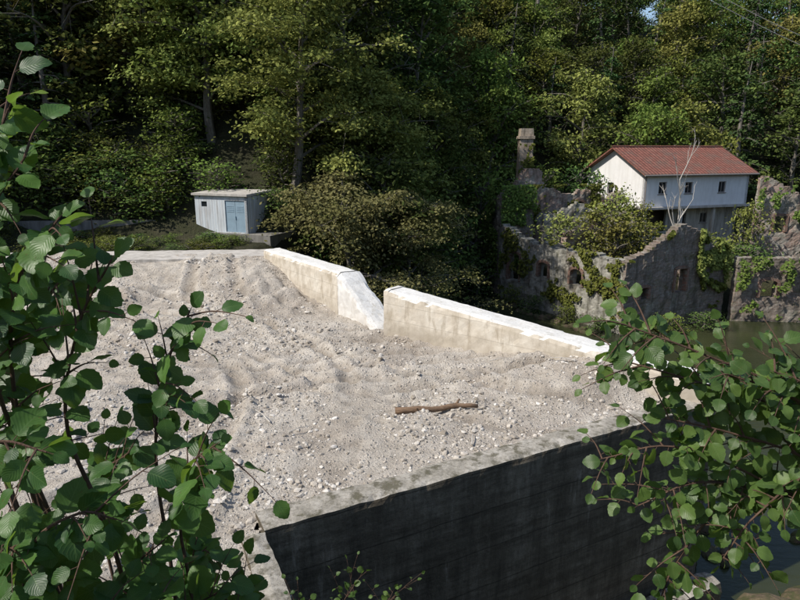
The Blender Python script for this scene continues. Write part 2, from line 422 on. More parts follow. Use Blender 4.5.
def gv(i,j):
    if (i,j) not in idx:
        x=sx_[i];y=sy_[j]; idx[(i,j)]=len(V); z,t=sed(x,y,True); V.append((x,y,z)); T.append(t)
    return idx[(i,j)]
for j in range(len(sy_)-1):
    for i in range(len(sx_)-1):
        if ins[j][i] and ins[j+1][i] and ins[j][i+1] and ins[j+1][i+1]:
            F.append((gv(i,j),gv(i+1,j),gv(i+1,j+1),gv(i,j+1)))
obj('silt_and_gravel_ground',V,F,M_sed,None,None,T,True)
ico_v=[]
ph=(1+5**.5)/2
for a,b in ((-1,ph),(1,ph),(-1,-ph),(1,-ph)): ico_v.append((a,b,0))
for a,b in ((-1,ph),(1,ph),(-1,-ph),(1,-ph)): ico_v.append((0,a,b))
for a,b in ((ph,-1),(ph,1),(-ph,-1),(-ph,1)): ico_v.append((a,0,b))
ico_v=np.array(ico_v)/math.sqrt(1+ph*ph)
ico_f=np.array([(0,11,5),(0,5,1),(0,1,7),(0,7,10),(0,10,11),(1,5,9),(5,11,4),(11,10,2),(10,7,6),(7,1,8),(3,9,4),(3,4,2),(3,2,6),(3,6,8),(3,8,9),(4,9,5),(2,4,11),(6,2,10),(8,6,7),(9,8,1)])
def stones(name,pts,mat,flat=.6):
    VV=[];FF=[];T=[];b=0
    for (x,y,z,s) in pts:
        v=ico_v*(1+RNG.uniform(-.28,.28,(12,1)))*np.array([1,RNG.uniform(.6,1),flat*RNG.uniform(.7,1.2)])*s
        a=RNG.uniform(0,6.28); c,sn=math.cos(a),math.sin(a)
        v=np.stack([v[:,0]*c-v[:,1]*sn,v[:,0]*sn+v[:,1]*c,v[:,2]],1)+np.array([x,y,z])
        VV.append(v);FF.append(ico_f+b);b+=12;T+=[RNG.uniform()]*12
    return obj(name,np.concatenate(VV),np.concatenate(FF),mat,None,None,T)
pts=[]
while len(pts)<20000:
    x=random.uniform(-18,7.5);y=random.uniform(6,28)
    if not inside(x,y): continue
    dens=.3+1.5*fb(x,y,.35,3,4)
    if y<14: dens+=.3
    if random.random()>dens: continue
    s=min(.17,.012+random.expovariate(1/.019))
    if s>.1 and random.random()<.5: s*=.5
    pts.append((x,y,sed(x,y)+s*.1,s))
stones('scattered_stones',pts,M_stone)
# ------------------------------------------------------------ walls
def wall_prism(name,p0,p1,th,z0,za,zb,mat,side,step=.2,jit=.012,parent=None,edge=.05,endcut0=0,endcut1=0):
    p0=Vector((*p0,0));p1=Vector((*p1,0));L=(p1-p0).length;d=(p1-p0)/L;side=Vector((*side,0)).normalized()
    nL=max(2,int(L/step)); H=max(za,zb)-z0; nH=max(2,int(H/step)); nT=max(2,int(th/.15))
    ring=[(0,j/nH) for j in range(nH+1)]+[(i/nT,1) for i in range(1,nT)]+[(1,1-j/nH) for j in range(nH+1)]
    V=[];UV=[];F=[];R=len(ring)
    for i in range(nL+1):
        u=i/nL; zt=za+(zb-za)*u
        for (t,h) in ring:
            z=z0+(zt-z0)*h
            uu=u*L
            if i==0: uu+=endcut0*h
            if i==nL: uu-=endcut1*h
            p=p0+d*uu+side*(t*th); p.z=z
            q=Vector((p.x*2.3,p.y*2.3,z*2.3))
            p+=noise.noise_vector(q)*jit+noise.noise_vector(q*4)*jit*.6
            if h==1 and t in (0,1):
                e=edge*(.4+max(0,noise.noise(q*1.4))*1.6); p.z-=e; p+=side*(e*(.7 if t==0 else -.7))
            V.append(tuple(p)); UV.append((uu+(t*th if h==1 else 0),z))
    for i in range(nL):
        for k in range(R-1):
            a=i*R+k; F.append((a,a+1,a+R+1,a+R))
    F.append(tuple(range(R))[::-1]); F.append(tuple(nL*R+k for k in range(R)))
    return obj(name,V,F,mat,parent,UV,None,False)
nout=-nin
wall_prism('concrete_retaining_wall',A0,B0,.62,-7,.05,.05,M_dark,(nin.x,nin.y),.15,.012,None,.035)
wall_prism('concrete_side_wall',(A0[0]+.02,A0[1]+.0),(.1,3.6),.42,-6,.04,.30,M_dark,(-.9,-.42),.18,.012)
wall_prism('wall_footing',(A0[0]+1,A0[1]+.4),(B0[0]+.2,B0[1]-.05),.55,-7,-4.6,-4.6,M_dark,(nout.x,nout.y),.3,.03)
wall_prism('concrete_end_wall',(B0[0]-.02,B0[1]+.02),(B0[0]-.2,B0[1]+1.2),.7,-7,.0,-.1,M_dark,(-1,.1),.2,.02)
wR=empty('breached_concrete_wall')
wall_prism('wall_body',G0,G1,.95,-7,1.5,.6,M_white,(.618,.786),.15,.02,wR,.09,endcut0=.35)
wL=empty('breached_concrete_wall.001')
dl=Vector((Q0[0]-Q1[0],Q0[1]-Q1[1])).normalized(); so=Vector((dl.y*-1,dl.x)); 
if so.y<0: so=-so
wall_prism('wall_body',Q1,Q0,.95,-7,1.6,1.55,M_white,(so.x,so.y),.15,.02,wL,.09)
wall_prism('broken_wall_end',(Q0[0]+.01,Q0[1]-.01),QE,1.0,-7,1.52,-.15,M_white2,(so.x,so.y),.15,.035,wL,.08)
wall_prism('crest_slab',(-5.9,28.1),(-23,27.2),2.6,-1,1.22,1.12,M_slab,(.05,1),.3,.03,None,.06)
wall_prism('low_block_wall',(-12.3,36.9),(-26,35.4),.35,-.5,2.0,2.0,M_blockwall,(0,1),.4,.02)
# ------------------------------------------------------------ planar wall with openings
def flat_wall(g,o,ud,L,z0,z1,th,ops=()):
    ud=Vector((*ud,0)).normalized(); nb=Vector((-ud.y,ud.x,0)); o=Vector((*o,0))
    us=sorted({0,L,*[a for q in ops for a in q[:2]]}); zs=sorted({z0,z1,*[a for q in ops for a in q[2:4]]})
    occ={(i,j):not any(q[0]-1e-6<=us[i] and us[i+1]<=q[1]+1e-6 and q[2]-1e-6<=zs[j] and zs[j+1]<=q[3]+1e-6 for q in ops) for i in range(len(us)-1) for j in range(len(zs)-1)}
    emit(g,occ,lambda i,j,k:(o+ud*us[i]+nb*(th*k)+Vector((0,0,zs[j])),(us[i],zs[j])))
def emit(g,occ,fn):
    idx={}
    def v(i,j,k):
        if (i,j,k) not in idx:
            p,uv=fn(i,j,k); idx[(i,j,k)]=len(g.v); g.v.append(tuple(p)); g.uv.append(uv); g.t.append(.5)
        return idx[(i,j,k)]
    oc=lambda i,j:occ.get((i,j),False)
    for (i,j),t in occ.items():
        if not t: continue
        g.f.append((v(i,j,0),v(i+1,j,0),v(i+1,j+1,0),v(i,j+1,0)))
        g.f.append((v(i,j,1),v(i,j+1,1),v(i+1,j+1,1),v(i+1,j,1)))
        if not oc(i-1,j): g.f.append((v(i,j,0),v(i,j+1,0),v(i,j+1,1),v(i,j,1)))
        if not oc(i+1,j): g.f.append((v(i+1,j,0),v(i+1,j,1),v(i+1,j+1,1),v(i+1,j+1,0)))
        if not oc(i,j-1): g.f.append((v(i,j,0),v(i,j,1),v(i+1,j,1),v(i+1,j,0)))
        if not oc(i,j+1): g.f.append((v(i,j+1,0),v(i+1,j+1,0),v(i+1,j+1,1),v(i,j+1,1)))
def ruin_wall(name,p0,p1,z0,prof,th,mat,parent,ops=(),cell=.16,rag=.25,seed=0):
    p0=Vector((*p0,0));p1=Vector((*p1,0));L=(p1-p0).length;ud=(p1-p0)/L;nb=Vector((-ud.y,ud.x,0))
    nu=int(L/cell); occ={}
    for i in range(nu):
        u=(i+.5)*cell; top=prof(u/L)+rag*noise.fractal(Vector((u*.9,seed*7.7,0)),.8,2.2,4)
        nz=int((top-z0)/cell)
        for j in range(nz):
            z=z0+(j+.5)*cell; open_=False
            for (uc,w,za,zb,arch) in ops:
                du=abs(u-uc)
                if du<w/2 and za<z<zb+(math.sqrt(max(0,1-(2*du/w)**2))*w*.5*arch if arch else 0): open_=True
            occ[(i,j)]=not open_
    def fn(i,j,k):
        p=p0+ud*(i*cell)+nb*(th*k)+Vector((0,0,z0+j*cell)); q=p*2.1
        p=p+noise.noise_vector(q)*.09+noise.noise_vector(q*3.1)*.04
        return p,(i*cell,z0+j*cell)
    g=Geo(); emit(g,occ,fn); g.make(name,mat,parent)
    for (uc,w,za,zb,arch) in ops:
        if w>2.5: continue
        g=Geo(); outn=-nb
        def P(u,z,o): return p0+ud*u+outn*o+Vector((0,0,z))
        path=[(uc-w/2-.08,za+(zb-za)*k/4) for k in range(5)]
        for k in range(1,8):
            an=math.pi*(1-k/8); path.append((uc+math.cos(an)*(w/2+.08),zb+math.sin(an)*(w/2+.08)*(arch if arch else .12)))
        path+=[(uc+w/2+.08,zb-(zb-za)*k/4) for k in range(5)]
        for (a,b) in zip(path[:-1],path[1:]):
            du,dz=b[0]-a[0],b[1]-a[1]; l=math.hypot(du,dz)+1e-6; nu_,nz_=-dz/l*.10,du/l*.10
            c=[(a[0]-nu_,a[1]-nz_),(b[0]-nu_,b[1]-nz_),(b[0]+nu_,b[1]+nz_),(a[0]+nu_,a[1]+nz_)]
            bb=len(g.v)
            for o_ in (.075,-.25):
                for (cu,cz) in c: g.v.append(tuple(P(cu,cz,o_))); g.uv.append((cu,cz)); g.t.append(.5)
            g.f+=[(bb,bb+1,bb+2,bb+3),(bb+7,bb+6,bb+5,bb+4),(bb,bb+4,bb+5,bb+1),(bb+1,bb+5,bb+6,bb+2),(bb+2,bb+6,bb+7,bb+3),(bb+3,bb+7,bb+4,bb)]
        g.make('brick_surround',M_arch,parent)
ruin=empty('ruined_stone_mill')
def lin(*pts):
    def f(u):
        for (a,b) in zip(pts[:-1],pts[1:]):
            if a[0]<=u<=b[0]: return a[1]+(b[1]-a[1])*(u-a[0])/(b[0]-a[0]+1e-9)
        return pts[-1][1]
    return f
ruin_wall('river_side_wall',Lc,Kc,-7,lin((0,.4),(.15,-.2),(.3,-.6),(.6,-.6),(1,-.7)),.6,M_ruinplaster,ruin,
   ops=[(1.5,1.3,-3.8,-1.9,0.5),(4.7,1.0,-3.0,-2.1,.5),(7.9,1.1,-3.0,-2.2,.7),(10.4,.8,-3.1,-2.3,.4)],seed=1)
ruin_wall('gable_wall',Kc,Mc,-7,lin((0,-.8),(.2,-.1),(.5,1.5),(.62,1.1),(.8,.1),(1,-1.0)),.6,M_ruinstone,ruin,
   ops=[(4.9,1.0,-3.1,-1.6,.2),(1.7,.7,-3.3,-2.6,.3)],seed=2,rag=.22)
ruin_wall('east_wall',Mc,(Mc[0]-5,Mc[1]+9),-6.5,lin((0,-1.2),(.5,-1.9),(1,-1)),.5,M_ruinstone,ruin,seed=3)
ruin_wall('inner_cross_wall',(11.4,45.2),(18.6,49.0),-4,lin((0,-.6),(.3,.4),(.5,-.2),(.8,.9),(1,.4)),.5,M_brick,ruin,ops=[(5.2,1.0,-1.6,-.7,.8)],seed=4,rag=.5)
rw=empty('riverside_stone_wall')
ruin_wall('stone_wall',(22.9,41.4),(37,40.2),-7,lin((0,-1.0),(.3,-1.1),(.6,-.9),(1,-1.4)),.6,M_ruinstone,rw,ops=[(2.2,1.1,-3.8,-2.8,.5),(6.0,1.6,-5.2,-3.0,.5)],seed=5)
rr=empty('ruined_brick_building')
ruin_wall('front_wall',(9.9,52.2),(19.3,54.6),-4,lin((0,4.2),(.06,4.7),(.2,4.5),(.24,3.0),(.5,2.5),(.7,2.9),(.85,2.0),(1,2.6)),.5,M_brick,rr,ops=[(5.6,1.1,.0,1.4,.7),(8.1,1.0,.1,1.3,.7)],seed=6,rag=.35)
ruin_wall('west_wall',(8.6,55.5),(9.9,52.2),-4,lin((0,2),(1,4.2)),.5,M_brick,rr,seed=7)
ruin_wall('lower_front_wall',(11.6,50.0),(18.2,51.2),-4,lin((0,.8),(.4,1.8),(.6,1.2),(1,1.6)),.5,M_ruinplaster,rr,ops=[(4.6,.9,-.6,.6,.5)],seed=8,rag=.4)
tw=empty('ivy_covered_tower_ruin')
ruin_wall('tower_front',(8.0,49.6),(10.9,50.6),-5.5,lin((0,2.6),(.5,3.4),(1,2.4)),.6,M_ruinstone,tw,seed=9,rag=.5,ops=[(1.4,.9,-2,-.6,.6)])
ruin_wall('tower_side',(7.6,52.4),(8.0,49.6),-5.5,lin((0,2.0),(1,2.8)),.6,M_ruinstone,tw,seed=10,rag=.5)
sw=empty('ruined_brick_gable_wall')
ruin_wall('brick_wall',(28.6,50.0),(39,49.2),-4,lin((0,4.0),(.05,4.1),(.35,2.4),(.7,1.2),(1,1.0)),.5,M_brick,sw,seed=12,rag=.18,ops=[(1.9,.9,-.4,.9,.0),(5.4,.9,-1,.2,.4)])
g=Geo()
for (za,zb,wa,wb) in ((-3,6.9,1.35,1.08),(6.9,7.15,1.3,1.3),(7.15,7.75,1.1,1.05)):
    b=len(g.v)
    for (z,w) in ((za,wa),(zb,wb)):
        for (sx,sy) in ((-1,-1),(1,-1),(1,1),(-1,1)):
            g.v.append((10.6+sx*w/2+.1*noise.noise(Vector((sx,sy,z))),54+sy*w/2,z)); g.uv.append((sx*w/2+(sy*.5),z)); g.t.append(.5)
    g.f+=[(b,b+1,b+5,b+4),(b+1,b+2,b+6,b+5),(b+2,b+3,b+7,b+6),(b+3,b,b+4,b+7),(b+4,b+5,b+6,b+7),(b+3,b+2,b+1,b)]
g.make('brick_chimney',M_chim)
# ------------------------------------------------------------ house
house=empty('white_house')
hu=Vector((.94,.342,0)); hb=Vector((-.342,.94,0)); C=Vector((20.2,52,0)); HL=11.4; HW=7.6; ze=4.2; zf=1.35; zr=6.15
g=Geo()
wins=[(1.5,2.3,2.4,3.4),(4.3,5.1,2.4,3.35),(8.0,8.8,2.4,3.35)]
flat_wall(g,(C.x,C.y),(hu.x,hu.y),HL,zf,ze,.25,wins)
Aw=C+hb*HW
gw=[(2.9,3.7,2.2,3.2)]
flat_wall(g,(Aw.x,Aw.y),(-hb.x,-hb.y),HW-.003,zf,ze,.25,gw)
D=C+hu*HL
flat_wall(g,(D.x,D.y),(hb.x,hb.y),HW,zf,ze,.25)
flat_wall(g,((D+hb*HW).x,(D+hb*HW).y),(-hu.x,-hu.y),HL,zf,ze,.25)
for P0 in (C,D-hu*.25):
    b=len(g.v); a0=P0; a1=P0+hb*HW; am=P0+hb*(HW/2)
    for q in (0,.25):
        for (p,z) in ((a0,ze),(a1,ze),(am,zr-.05)):
            pp=p+hu*q; g.v.append((pp.x,pp.y,z)); g.uv.append((0,z)); g.t.append(.5)
    g.f+=[(b,b+2,b+1),(b+3,b+4,b+5),(b,b+3,b+5,b+2),(b+1,b+2,b+5,b+4),(b,b+1,b+4,b+3)]
g.make('upper_walls',M_housewhite,house)
g=Geo(); gf=Geo()
def window(o,ud,u0,u1,z0,z1):
    ud=Vector(ud);nb=Vector((-ud.y,ud.x,0)); p=o+ud*u0+nb*.14; p.z=z0
    g.box(p,ud*(u1-u0),nb*.03,Vector((0,0,z1-z0)))
    w=.07
    for (a,b,c,d) in ((0,u1-u0,0,w),(0,u1-u0,z1-z0-w,z1-z0),(0,w,w,z1-z0-w),(u1-u0-w,u1-u0,w,z1-z0-w),((u1-u0)/2-.03,(u1-u0)/2+.03,w,z1-z0-w)):
        q=o+ud*(u0+a)+nb*.09; q.z=z0+c; gf.box(q,ud*(b-a),nb*.05,Vector((0,0,d-c)))
    q=o+ud*(u0-.08)-nb*.06; q.z=z0-.07; gf.box(q,ud*(u1-u0+.16),nb*.14,Vector((0,0,.068)))
for w in wins: window(C,hu,*w)
window(Aw,-hb,*gw[0])
gl=Geo(); C2=C+hb*.9; 
lops=[(1.0,3.4,-.9,.95),(4.6,5.6,-.9,.6),(7.2,8.0,-.3,.6)]
flat_wall(gl,(C2.x,C2.y),(hu.x,hu.y),HL,-4,zf-.18,.25,lops)
flat_wall(gl,(Aw.x,Aw.y),(-hb.x,-hb.y),HW-.92,-4,zf-.18,.25,[(2.5,3.4,-.3,.7)])
flat_wall(gl,((C2+hu*HL).x,(C2+hu*HL).y),(hb.x,hb.y),HW-1,-4,zf-.18,.25)
gl.make('lower_walls',M_housegrey,house)
window(C2,hu,*lops[1]); window(C2,hu,*lops[2])
g.make('window_glass',M_glass,house); gf.make('window_frames',M_frame,house)
gi=Geo(); q=C2+hu*.4+hb*1.2; q.z=-3.9; gi.box(q,hu*(HL-1),hb*.1,Vector((0,0,5))); gi.make('inner_partition',M_rust,house)
gs=Geo(); q=C-hb*.45-hu*.3; q.z=zf-.18; gs.box(q,hu*(HL+.5),hb*(HW+.4),Vector((0,0,.177))); gs.make('floor_slab',M_slab,house)
gp=Geo()
for u in (.1,3.9,7.5,11.0):
    q=C+hu*u-hb*.2; q.z=-3; gp.box(q,hu*.25,hb*.25,Vector((0,0,zf-.18+3-.003)))
gp.make('posts',M_housegrey,house)
gr=Geo(); ov=.5; rise=(zr-ze)/(HW/2)
def roofslope(sign):
    b=len(gr.v); mid=C+hb*(HW/2); nu=60
    for top in (1,0):
        for i in range(nu+1):
            u=-ov+(HL+2*ov)*i/nu
            for t in (0,1):
                w=(HW/2+ov)*t; zz=zr+.12-rise*w-(0 if top else .13)
                p=mid+hu*u+hb*(w*sign)
                gr.v.append((p.x,p.y,zz+.03*noise.noise(Vector((u,t*3,0))))); gr.uv.append((u,w)); gr.t.append(.5)
    m_=2*(nu+1)
    for i in range(nu):
        a=b+2*i; gr.f.append((a,a+1,a+3,a+2)); a+=m_; gr.f.append((a,a+2,a+3,a+1))
        a=b+2*i+1; gr.f.append((a,a+m_,a+m_+2,a+2))
    gr.f.append((b,b+m_,b+m_+1,b+1)); e=b+2*nu; gr.f.append((e,e+1,e+m_+1,e+m_))
roofslope(-1); roofslope(1); gr.make('tiled_roof',M_tiles,house)
gt=Geo(); pp=[C+hb*(HW/2)+hu*(-ov+(HL+2*ov)*i/20)+Vector((0,0,zr+.13)) for i in range(21)]; gt.tube(pp,.11,.11,8); gt.make('ridge_tiles',M_tiles,house)
gg=Geo(); q=[C-hb*(ov+.05)+hu*(-ov+(HL+2*ov)*i)+Vector((0,0,ze-rise*ov+.02)) for i in (0,.5,1)]; gg.tube(q,.07,.07,8)
q2=C-hb*.06+hu*.1; gg.tube([q2+Vector((0,0,ze)),q2+Vector((0,0,2)),q2+Vector((0,0,zf))],.045,.045,6); gg.make('gutter',M_frame,house)
# ------------------------------------------------------------ cabin
cab=empty('small_white_cabin')
cu=Vector((.93,-.37,0)).normalized(); cbk=Vector((-cu.y,cu.x,0)); Cc=Vector((-12.0,36.6,0)); z0=1.15
gb=Geo(); q=Cc-cu*.35-cbk*.3; q.z=-.6; gb.box(q,cu*5.6,cbk*3.0,Vector((0,0,z0+.6+.2))); gb.make('plinth',M_blockwall,cab)
g=Geo(); z0=1.35
flat_wall(g,(Cc.x,Cc.y),(cu.x,cu.y),3.6,z0,z0+2.1,.12,[(.45,.85,z0+1.45,z0+1.75),(2.1,3.45,z0+.05,z0+1.85)])
E=Cc+cu*3.6; flat_wall(g,(E.x,E.y),(cbk.x,cbk.y),2.3,z0,z0+2.1,.12)
Bk=Cc+cbk*2.3; flat_wall(g,(Bk.x,Bk.y),(-cbk.x,-cbk.y),2.297,z0,z0+2.1,.12,[(.8,1.3,z0+1.3,z0+1.7)])
flat_wall(g,((E+cbk*2.3).x,(E+cbk*2.3).y),(-cu.x,-cu.y),3.6,z0,z0+2.1,.12)
g.make('walls',M_cabin,cab)
g=Geo(); q=Cc-cu*.12-cbk*.15; q.z=z0+2.105; g.box(q,cu*3.85,cbk*2.6+Vector((0,0,.12)),Vector((0,0,.12))); g.make('roof_slab',M_slab,cab)
g=Geo()
for k in (0,1):
    q=Cc+cu*(2.12+k*.67)+cbk*.05; q.z=z0+.06; g.box(q,cu*.65,cbk*.04,Vector((0,0,1.77)))
    for s in range(4):
        q=Cc+cu*(2.2+k*.67)+cbk*.035; q.z=z0+1.2+s*.1; g.box(q,cu*.48,cbk*.012,Vector((0,0,.04)))
q=Cc+cu*2.74+cbk*.0; q.z=z0+.8; g.box(q,cu*.05,cbk*.045,Vector((0,0,.18)))
g.make('double_door',M_door,cab)
g=Geo(); q=Cc+cu*.45+cbk*.06; q.z=z0+1.45; g.box(q,cu*.4,cbk*.03,Vector((0,0,.3))); q=Bk-cbk*1.3+cu*.06; q.z=z0+1.3; g.box(q,cbk*.5,cu*.03,Vector((0,0,.4))); g.make('window',M_glass,cab)
# ------------------------------------------------------------ trees
def tree_mesh(seed,H,R,ncl,per,leaf,mat,crown0=.25,flat=.3,conifer=False,droop=0.,clr=.95):
    rg=np.random.default_rng(seed); rnd=random.Random(seed)
    g=Geo(); lean=Vector((rnd.uniform(-.08,.08),rnd.uniform(-.08,.08),0))
    tr=[Vector((0,0,-.6))]+[Vector((lean.x*H*t+.25*math.sin(t*5+seed),lean.y*H*t+.2*math.cos(t*4+seed),H*t)) for t in (.15,.35,.55,.75,.97)]
    tp=catmull(tr,5); g.tube(tp,H*.02+.05,.03,7)
    cs=[]; nl=26 if conifer else 20
    for i in range(nl):
        t=crown0+(.96-crown0)*(i+rnd.random()*.6)/nl
        st=tp[min(len(tp)-1,int(t*(len(tp)-1)))]
        az=i*2.4+rnd.uniform(-.4,.4)
        if conifer: rad=R*(1-t)**.8*1.15+.3; el=-.15
        else:
            q=(t-crown0)/(1-crown0); rad=R*(math.sin(math.pi*(q*.78+.2))**.7)*rnd.uniform(.65,1.15); el=rnd.uniform(.05,.45)+q*.4
        d=Vector((math.cos(az),math.sin(az),el))
        end=st+d*rad; end.z-=droop*rad
        mid=st+(end-st)*.5+Vector((rnd.uniform(-.3,.3),rnd.uniform(-.3,.3),.12*rad))
        lp=catmull([st,mid,end],4); g.tube(lp,.035+.016*rad,.012,4)
        m=max(2,int(ncl/nl))
        for k in range(m):
            tt=.35+.65*(k+rnd.random())/m
            b=lp[min(len(lp)-1,int(tt*(len(lp)-1)))]
            off=Vector((rnd.gauss(0,1),rnd.gauss(0,1),rnd.gauss(0,.45 if conifer else .7)))*(.22*rad*(.6 if conifer else 1))
            e=b+off; g.tube([b,e],.018,.006,3)
            cs.append((e,rnd.uniform(.6,1.3)*clr*(.6 if conifer else 1)))
    Cn=[];Nn=[];T=[]
    for (c,r) in cs:
        k=int(per*r*r*rg.uniform(.5,1.3))+4
        P=rg.normal(size=(k,3))*np.array([.5,.5,flat*.5])*r
        P[:,2]-=.22*(P[:,0]**2+P[:,1]**2)/r
        Cn.append(P+np.array(c)); nn=rg.normal(size=(k,3))*.6+np.array([0,-.15,1]); nn[:,:2]+=P[:,:2]*.5; Nn.append(nn)
        T.append(np.clip(rg.normal(rg.uniform(.15,.85),.13,k),0,1))
    V,F,T=leaf_quads(np.concatenate(Cn),np.concatenate(Nn),leaf,np.concatenate(T),.6,rg)
    nb=len(g.v)
    me=bpy.data.meshes.new('tree_mesh')
    me.from_pydata(g.v+V.tolist(),[],g.f+[tuple(f) for f in (F+nb).tolist()])
    me.materials.append(M_bark); me.materials.append(mat)
    mi=np.zeros(len(me.polygons),dtype=np.int32); mi[len(g.f):]=1; me.polygons.foreach_set('material_index',mi)
    a=me.attributes.new('tint','FLOAT','POINT'); a.data.foreach_set('value',np.concatenate([np.full(nb,.5),T]).astype(np.float32))
    me.update(); return me
def place(me,name,x,y,z,s,rot,parent=None,sz=None):
    o=bpy.data.objects.new(name,me); o.location=(x,y,z); o.rotation_euler=(0,0,rot); o.scale=(s,s,sz or s); COL.objects.link(o)
    if parent: o.parent=parent
    return o
T_b=[tree_mesh(s,10,3.7,120,56,.32,m,.15,.5) for s,m in ((1,M_leafA),(2,M_leafB),(3,M_leafA),(4,M_leafB),(5,M_leafY))]
T_c=[tree_mesh(s,12,2.6,170,50,.30,M_leafC,.1,.3,True,.25) for s in (21,22)]
T_bush=[tree_mesh(s,2.6,1.7,50,60,.22,m,.02,.6,False,0,.7) for s,m in ((31,M_leafA),(32,M_leafB),(33,M_leafY))]
forest=empty('forest_trees')
rnd=random.Random(5)
yy=36.
while yy<114:
    lim=yy*.78+6; x=-lim
    while x<lim:
        px=x+rnd.uniform(-1.7,1.7); py=yy+rnd.uniform(-1.7,1.7)
        x+=5.1+(yy-36)*.03
        if py<Y0(px)+.8: continue
        if px<-7 and py<39.8: continue
        if px/py>.075 and py<57: continue
        if px/py>.12 and py<61: continue
        z=terrain(px,py)
        if z>6+py*.24+3: continue
        r=rnd.random()
        pc=.05+.2*sm(8,20,px)
        me=rnd.choice(T_c) if r<pc else (T_b[4] if rnd.random()<.32 else rnd.choice(T_b[:4]))
        s=rnd.uniform(.85,1.35)
        if px/py>.5: s*=1.15
        place(me,'forest_tree',px,py,z-.2,s,rnd.uniform(0,6.28),forest,s*rnd.uniform(.9,1.2))
    yy+=4.6
for k in range(14):
    x=rnd.uniform(-3,5.5); y=Y0(x)+rnd.uniform(1,9); s=rnd.uniform(.8,1.1)
    if x/y>.08: continue
    place(rnd.choice(T_b[:5]),'forest_tree',x,y,terrain(x,y)-.2,s,rnd.uniform(0,6.28),forest)
under=empty('undergrowth')
for k in range(290):
    if k<140:
        x=rnd.uniform(-30,34); y=Y0(x)+rnd.uniform(-.8,9)
        if x<-8: y+=3.5
        if x/y>.125 and y<58: continue
        s=rnd.uniform(.6,1.3)
    elif k<185:
        x=rnd.uniform(-34,-22); y=rnd.uniform(10,38); s=rnd.uniform(.6,1.3)
    elif k<215:
        x=rnd.uniform(-24,-13.5); y=rnd.uniform(37.4,40); s=rnd.uniform(.6,1.3)
    elif k<270:
        x=rnd.uniform(-24,-6.5); y=rnd.uniform(31.2,35.5); s=rnd.uniform(.28,.5)
        if x>-9 : s*=.8
    else:
        x=rnd.uniform(-1,6); y=rnd.uniform(27,36); s=rnd.uniform(.7,1.2)
    z=terrain(x,y) if k<270 else ZW-.1
    place(rnd.choice(T_bush[:2]),'shrub',x,y,z-.25*s-.05,s,rnd.uniform(0,6.28),under,s*rnd.uniform(.6,1.0)*(.7 if 215<=k<270 else 1))
for k in range(20):
    x=rnd.uniform(-46,-27); y=rnd.uniform(14,40)
    place(rnd.choice(T_b[:4]),'forest_tree',x,y,terrain(x,y)-.2,rnd.uniform(.7,1.1),rnd.uniform(0,6.28),forest)
big=tree_mesh(51,11.5,5.2,230,120,.21,M_leafS,.12,.25,False,.10,1.05)
big2=tree_mesh(52,12.5,4.8,200,120,.23,M_leafY,.2,.35,False,.05,1.05)
for (me,x,y,s,r) in ((big,-2.6,34.6,1.0,.4),(big,.2,38.3,.9,2.5),(big2,-6.6,38.6,1.1,1.2),(big2,-12.5,42.8,1.15,3.1),(big2,-16.5,45,1.1,5.2),(big2,-1.5,42.5,1.0,4.4),(T_b[1],-22,43,1.2,.2)):
    place(me,'alder_tree',x,y,min(terrain(x,y),2)-.2 if x>-5 else terrain(x,y)-.2,s,r)
for (b,x,y,z,s,sz) in ((2,14.6,46.0,-1.6,1.35,1.3),(0,16.8,46.6,-1.8,1.2,1.3),(2,12.4,46.5,-1.8,1.1,1.2),(0,18.6,46.3,-2.2,1.0,1.1),(1,6.2,49.6,-5.2,1.0,1.1),(0,9.2,51,.5,1.0,1.1),
     (2,15.4,44.4,-2.4,1.2,1.35),(2,17.6,50.0,-1.2,1.0,1.5),(0,19.4,51,-1.5,.8,1.2),
     (2,27.3,49.0,-2.6,1.0,1.7),(0,24.5,48,-3,1.1,.9),(1,19.7,46,-3.2,1.3,.9),(1,33,46,-3,1.3,1),(0,37,46,-3,1.5,1.2),(1,26,46.5,-3,1.3,.8),(0,12.9,57,.5,1.4,1.4),(1,17,58,.5,1.5,1.5),(0,31.5,63,.8,1.6,2.2),(0,7,56,-2,1.6,2.2),(1,4.6,52,-4,1.7,2),(0,2.6,47,-4.5,1.8,2),(1,1.5,43,-4.5,1.6,1.8),(1,3.6,56,-3,2.2,2.6),
     (1,9.6,43.9,-5.7,.55,.5),(0,11.4,41.0,-5.7,.5,.5),(1,12.9,38.6,-5.7,.6,.45),(1,15.4,37.4,-5.7,.55,.45),(0,17.6,38.5,-5.7,.6,.5),(1,20.2,39.6,-5.7,.7,.5),(0,8.4,45.9,-5.7,.7,.6)):
    place(T_bush[b],'bush',x,y,z,s,x,None,sz)
def bare(name,base,H,seed,mat,lean=.3):
    rd=random.Random(seed); g=Geo()
    def grow(p,d,L,r,lv):
        pts=[p]; q=p.copy(); dd=d.copy()
        for k in range(5):
            dd=(dd+Vector((rd.gauss(0,.1),rd.gauss(0,.1),rd.gauss(.03,.06)))).normalized(); q=q+dd*(L/5); pts.append(q.copy())
        g.tube(pts,r,r*.4,5)
        if lv<3:
            for k in range(3 if lv else 6):
                i=rd.randint(2,5); a=Vector((rd.gauss(0,1),rd.gauss(0,1),rd.uniform(.1,.9))).normalized()
                grow(pts[i],(dd*1.1+a*.6).normalized(),L*rd.uniform(.3,.45),r*.5,lv+1)
    grow(Vector(base),Vector((lean,0,1)).normalized(),H,.095,0); return g.make(name,mat)
bare('bare_pale_tree',(21.4,48.2,-2.9),6.8,5,M_barkpale,.25)
